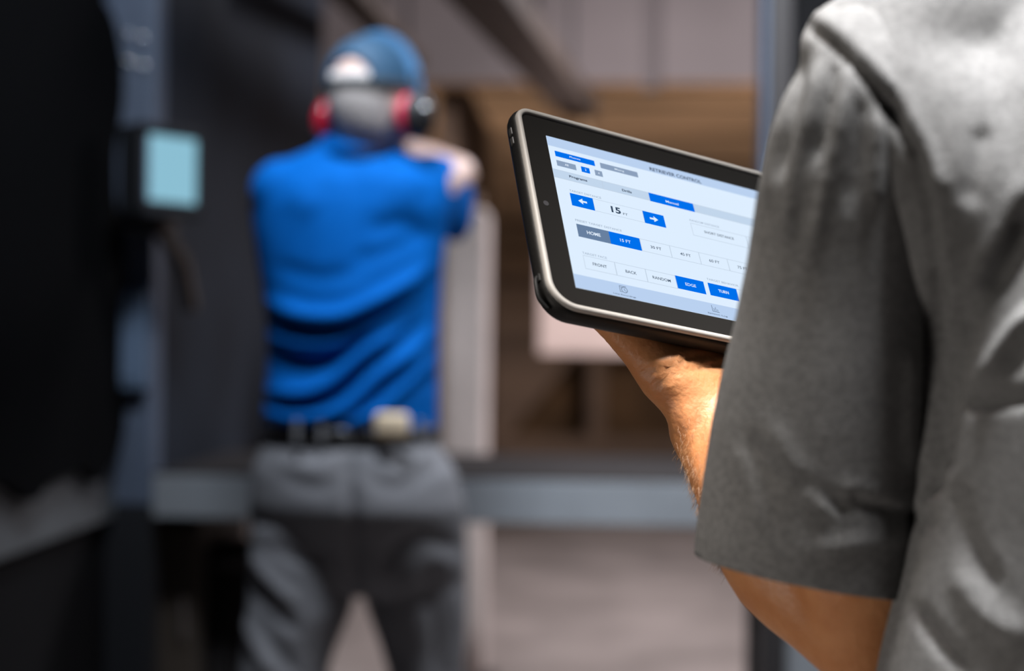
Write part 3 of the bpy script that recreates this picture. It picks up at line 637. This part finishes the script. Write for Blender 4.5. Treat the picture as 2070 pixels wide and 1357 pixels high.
# left arm: upper arm, bulging forearm, narrow wrist
b.tube(curve3([SH, P(1715, 750, .84), E_], 4), interp(0, [.026, .028, .029, .031, .034, .037, .040, .040, .033], 9), (1, 0, 0), 28)
side = (W_ - E_).cross(P(1500, 900, 2) - P(1500, 900, 1)).normalized()
fa = [E_.lerp(W_, t) + (-_r * .004 * math.sin(t * 3.1)) for t in np.linspace(0, 1, 10)]
b.tube(fa, [.034, .038, .044, .048, .047, .043, .038, .034, .031, .030], side, 32, [1, 1, 1, 1, 1, .95, .9, .82, .78, .75])
# left hand flat behind the tablet, palm towards the viewer, thumb to the left
pw = [((119, 198, -40), .030, .70), ((117, 184, -38), .034, .64), ((115, 168, -36), .041, .50), ((115, 148, -34.5), .046, .38), ((116, 122, -32.5), .045, .32), ((118, 100, -31), .042, .3)]
b.tube([TL(*p) for p, r_, f_ in pw], [r_ for p, r_, f_ in pw], tx, 32, [f_ for p, r_, f_ in pw])
for x, y, ln_, dx in ((88, 104, 70, -9), (108, 98, 80, -3), (129, 99, 74, 3), (149, 106, 58, 10)):
    p_ = [TL(x, y + 14, -31), TL(x, y, -30.5), TL(x + dx * .5, y - ln_ * .45, -31), TL(x + dx * .8, y - ln_ * .75, -29), TL(x + dx, y - ln_, -27.5)]
    b.tube(p_, [.0105, .0098, .0092, .0084, .007], tx, 14)
b.tube([TL(105, 182, -38), TL(87, 166, -35), TL(67, 150, -32), TL(47, 136, -30), TL(31, 128, -28.5)], [.02, .021, .0155, .0118, .009], ty, 20)
# right arm and relaxed hand
b.tube([SHR, SHR.lerp(ER, .5), ER], [.062, .058, .048], (1, 0, 0), 24); b.tube([ER, ER.lerp(WR, .35), WR], [.046, .047, .029], (1, 0, 0), 24)
hand(b, WR, WR - ER, (-.3, 1, .1), (-1, -.2, 0), curl=.5)
hl = [Vector((mc.x - .1, mc.y, .88)), Vector((mc.x + .1, mc.y, .88))]
LG = [[h, Vector((h.x + k, mc.y + .02, .5)), Vector((h.x + k * 1.4, mc.y, .09))] for h, k in zip(hl, (-.03, .03))]
for g in LG: b.tube([g[0], g[0].lerp(g[1], .5), g[1], g[1].lerp(g[2], .3), g[2]], [.088, .078, .058, .056, .042], (1, 0, 0), 24)
me = fuse(b, .0045, 3)
fold(me, [([(1296, 752), (1340, 745), (1400, 722), (1470, 712)], 3.2, -.0026, 1), ([(1325, 778), (1365, 755), (1420, 742), (1470, 738)], 4, -.0022, 1), ([(1300, 735), (1350, 730), (1400, 712)], 6, .0015, 1),
          ([(1300, 700), (1360, 700), (1430, 690)], 3, -.0012, 1), ([(1375, 880), (1430, 845)], 4, -.001), ([(1380, 800), (1400, 900), (1420, 1000)], 14, .0015), ([(1270, 700), (1320, 712)], 3, -.001, 1)])
bd = link('body', me, skin, holder, True); eyes(hc2, hf2, hs2, hz2, holder)
m = MB(); m.loft([(hc2 + hz2 * t - hf2 * .008, hs2 * a, hf2 * bb) for t, a, bb in ((-.06, .066, .06), (-.02, .078, .092), (.03, .082, .102), (.075, .077, .097), (.105, .058, .074), (.125, .03, .04), (.13, .01, .01))], 30)
me = m.mesh(); me.transform(Matrix.Translation(-hf2 * .01)); link('hair', me, mat('brown_hair', (.05, .03, .02), .6, bump=.8, bscale=200), holder, True)
# arm hair: fine strands rooted on the forearm
V, N = vco(bd.data); uv, Dd = proj(V); ax = np.array((W_ - E_).normalized()); tt = (V - np.array(E_)) @ ax / (W_ - E_).length
rad = np.linalg.norm((V - np.array(E_)) - np.outer((V - np.array(E_)) @ ax, ax), axis=1)
sel = np.where((tt > .48) & (tt < .99) & (rad < .075) & (uv[:, 0] < 1560) & (Dd > .8))[0]
m = MB(); vw = np.array(_f)
front = sel[(N[sel] @ vw) < .35]
for i in np.random.choice(front, 4200):
    if random.random() > (1.0 if tt[i] < .85 else .35): continue
    n = Vector(N[i]); a = -Vector(ax); p = Vector(V[i]) + Vector(np.random.normal(0, .0015, 3)) - n * .0008
    L = random.uniform(.0035, .008); g = (a * random.uniform(.6, 1.0) + _u * -.1 + _r * random.uniform(-.9, .3) + n * random.uniform(.25, .6)).normalized()
    g = g - n * min(0, g.dot(n) - .12); q1 = p + g * L * .5; q2 = q1 + (g + n * random.uniform(-.25, .1) - _u * .2).normalized() * L * .5
    sdv = g.cross(_f).normalized() * .00007; r0, r1, r2 = sdv, sdv * .8, sdv * .25
    vs = [m.b.verts.new(x) for x in (p - r0, p + r0, q1 - r1, q1 + r1, q2 - r2, q2 + r2)]
    m.b.faces.new([vs[0], vs[1], vs[3], vs[2]]); m.b.faces.new([vs[2], vs[3], vs[5], vs[4]])
tag(m.build('arm_hair', hair_m, holder), kind='stuff')
# shirt
m = MB()
m.loft([ring2(a[0], a[1] * .93, a[2] * .95, 0, a[3] if len(a) > 3 else 0) for a in ((.80, .228, .11, .05), (.90, .226, .11, .045), (1.0, .223, .112, .035), (1.07, .212, .122, .022), (1.14, .198, .136, .008), (1.22, .198, .15), (1.29, .203, .142), (1.34, .208, .128), (1.38, .208, .112), (1.42, .198, .094), (1.455, .175, .082), (1.49, .13, .075), (1.55, .078, .072))], 48)
m.tube([P(1760, 150, .79), P(1850, 80, .80), P(2000, 20, .815), Vector((mc.x - .03, mc.y, 1.49))], [.040, .052, .060, .07], (0, 1, 0), 28)
m.tube(curve3([P(1715, 92, .80), P(1770, 150, .79), P(1825, 235, .788), P(1862, 330, .79), P(1880, 440, .80)], 4), interp(0, [.030, .042, .047, .047, .04], 17), (1, 0, 0), 28)
m.tube(curve3([P(1792, 128, .802), P(1885, 235, .792), P(1948, 370, .79), P(1985, 520, .80), P(2010, 680, .83)], 4), interp(0, [.044, .052, .056, .052, .04], 17), (1, 0, 0), 28)
m.tube(curve3([P(1990, 60, .81), P(2100, 200, .80), P(2160, 380, .79), P(2180, 560, .80)], 4), interp(0, [.05, .07, .075, .06], 13), (1, 0, 0), 28)
dR = ER - SHR; m.tube([SHR, SHR + dR * .45, SHR + dR * .95], [.08, .078, .076], (1, 0, 0), 28)
me_t = fuse(m, .0038, 26)
cut(me_t, [(SHR + dR * .75, dR, .14), (Vector((mc.x, mc.y, 1.525)), (0, .3, 1), .12)])
cut(me_t, [(Vector((mc.x, mc.y, .84)), (0, 0, -1), .4)])
m = MB(); sl = []
for l, r_, y in ((1650, 1830, 92), (1630, 1852, 118), (1590, 1880, 180), (1558, 1892, 260), (1532, 1895, 380), (1512, 1892, 520), (1488, 1888, 640), (1458, 1884, 760), (1438, 1880, 860), (1420, 1874, 980), (1404, 1868, 1100), (1404, 1868, 1260)):
    D = .772 + (y - 110) / 1000 * .096
    r2 = (r_ - l) / 2 / FPX * D; sl.append((P((l + r_) / 2, y, D), _r * r2, _f * r2 * .9))
m.loft(sl, 40); m.tube([P(1705, 110, .775), P(1790, 112, .785)], [.026, .03], (0, 1, 0), 24)
me_s = fuse(m, .0034, 10)
hl_, hr_ = P(1415, 1124, .868), P(1850, 1200, .868); hn = (hr_ - hl_).cross(_f).normalized()
if hn.z > 0: hn = -hn
cut(me_s, [((hl_ + hr_) / 2, hn, .3)])
bm = bmesh.new(); bm.from_mesh(me_t); bm.from_mesh(me_s); me = bpy.data.meshes.new('shirt'); bm.to_mesh(me); bm.free()
fold(me, [
    ([(1628, 52), (1665, 75), (1705, 110), (1755, 165), (1800, 225), (1835, 285), (1862, 345), (1880, 430), (1888, 520)], 7, -.0045, 1),
    ([(1645, 25), (1700, 65), (1760, 125), (1825, 210), (1865, 285), (1895, 370)], 16, .003, 1),
    ([(1660, 110), (1640, 200), (1610, 330), (1590, 480)], 13, 0.0033), ([(1690, 120), (1672, 220), (1645, 330)], 12, -0.0037), ([(1715, 150), (1695, 260), (1665, 400), (1640, 520)], 13, 0.0037),
    ([(1625, 120), (1600, 240), (1575, 360)], 10, -0.0033), ([(1745, 190), (1735, 300), (1715, 420)], 13, -0.0029), ([(1775, 220), (1770, 330), (1765, 420)], 14, 0.0029), ([(1595, 170), (1565, 300), (1550, 420)], 9, 0.0023),
    ([(1800, 215), (1812, 225)], 25, -0.0025, 1),
    ([(1890, 560), (1893, 700), (1888, 860), (1880, 980)], 18, -0.0090, 1), ([(1850, 700), (1845, 850), (1850, 960)], 18, 0.0025),
    ([(1515, 880), (1540, 930), (1580, 985)], 17, -.0016), ([(1555, 850), (1610, 950), (1690, 1050)], 20, .0018), ([(1605, 955), (1660, 1000), (1725, 1035)], 17, -.0017), ([(1700, 985), (1780, 1010)], 18, .0012), ([(1735, 1010), (1800, 1035), (1875, 1055)], 15, -.003, 1), ([(1490, 900), (1520, 1000), (1540, 1080)], 18, .0012),
    ([(1640, 1110), (1740, 1100), (1850, 1085)], 22, .0015),
    ([(1990, 250), (1975, 340), (1960, 420)], 25, -0.0037), ([(2080, 350), (2035, 440), (1985, 530), (1950, 600)], 25, 0.0037), ([(2090, 430), (2050, 520), (2000, 600)], 23, -0.0067), ([(1910, 470), (1925, 600), (1935, 760)], 16, 0.0025),
    ([(2090, 620), (2030, 690), (1985, 770)], 16, 0.0060), ([(2090, 690), (2040, 750)], 17, -0.0037), ([(1960, 820), (2020, 812), (2090, 800)], 13, -0.0083, 1), ([(1940, 640), (1925, 800), (1905, 930)], 16, -0.0075, 1),
    ([(1930, 1150), (1990, 1240), (2080, 1290)], 28, 0.0031), ([(1850, 1230), (1900, 1300), (1960, 1357)], 16, -0.0060), ([(1930, 980), (1960, 1100), (2020, 1200)], 21, -0.0031)])
shirt = link('shirt', me, heather, holder, True); solidify(shirt, .0016)
# trousers and shoes of the tablet holder
m = MB(); m.loft([ring2(*a) for a in ((.74, .17, .12), (.80, .18, .13), (.92, .178, .13), (1.0, .172, .125))], 36)
for g in LG: m.tube([g[0], g[0].lerp(g[1], .5), g[1], g[1].lerp(g[2], .5), g[2] + Vector((0, 0, -.0))], [.11, .1, .085, .08, .078], (1, 0, 0), 28)
link('trousers', fuse(m, .009, 4), trouser2_m, holder, True)
for g in LG: shoe(holder, g[2], mf)
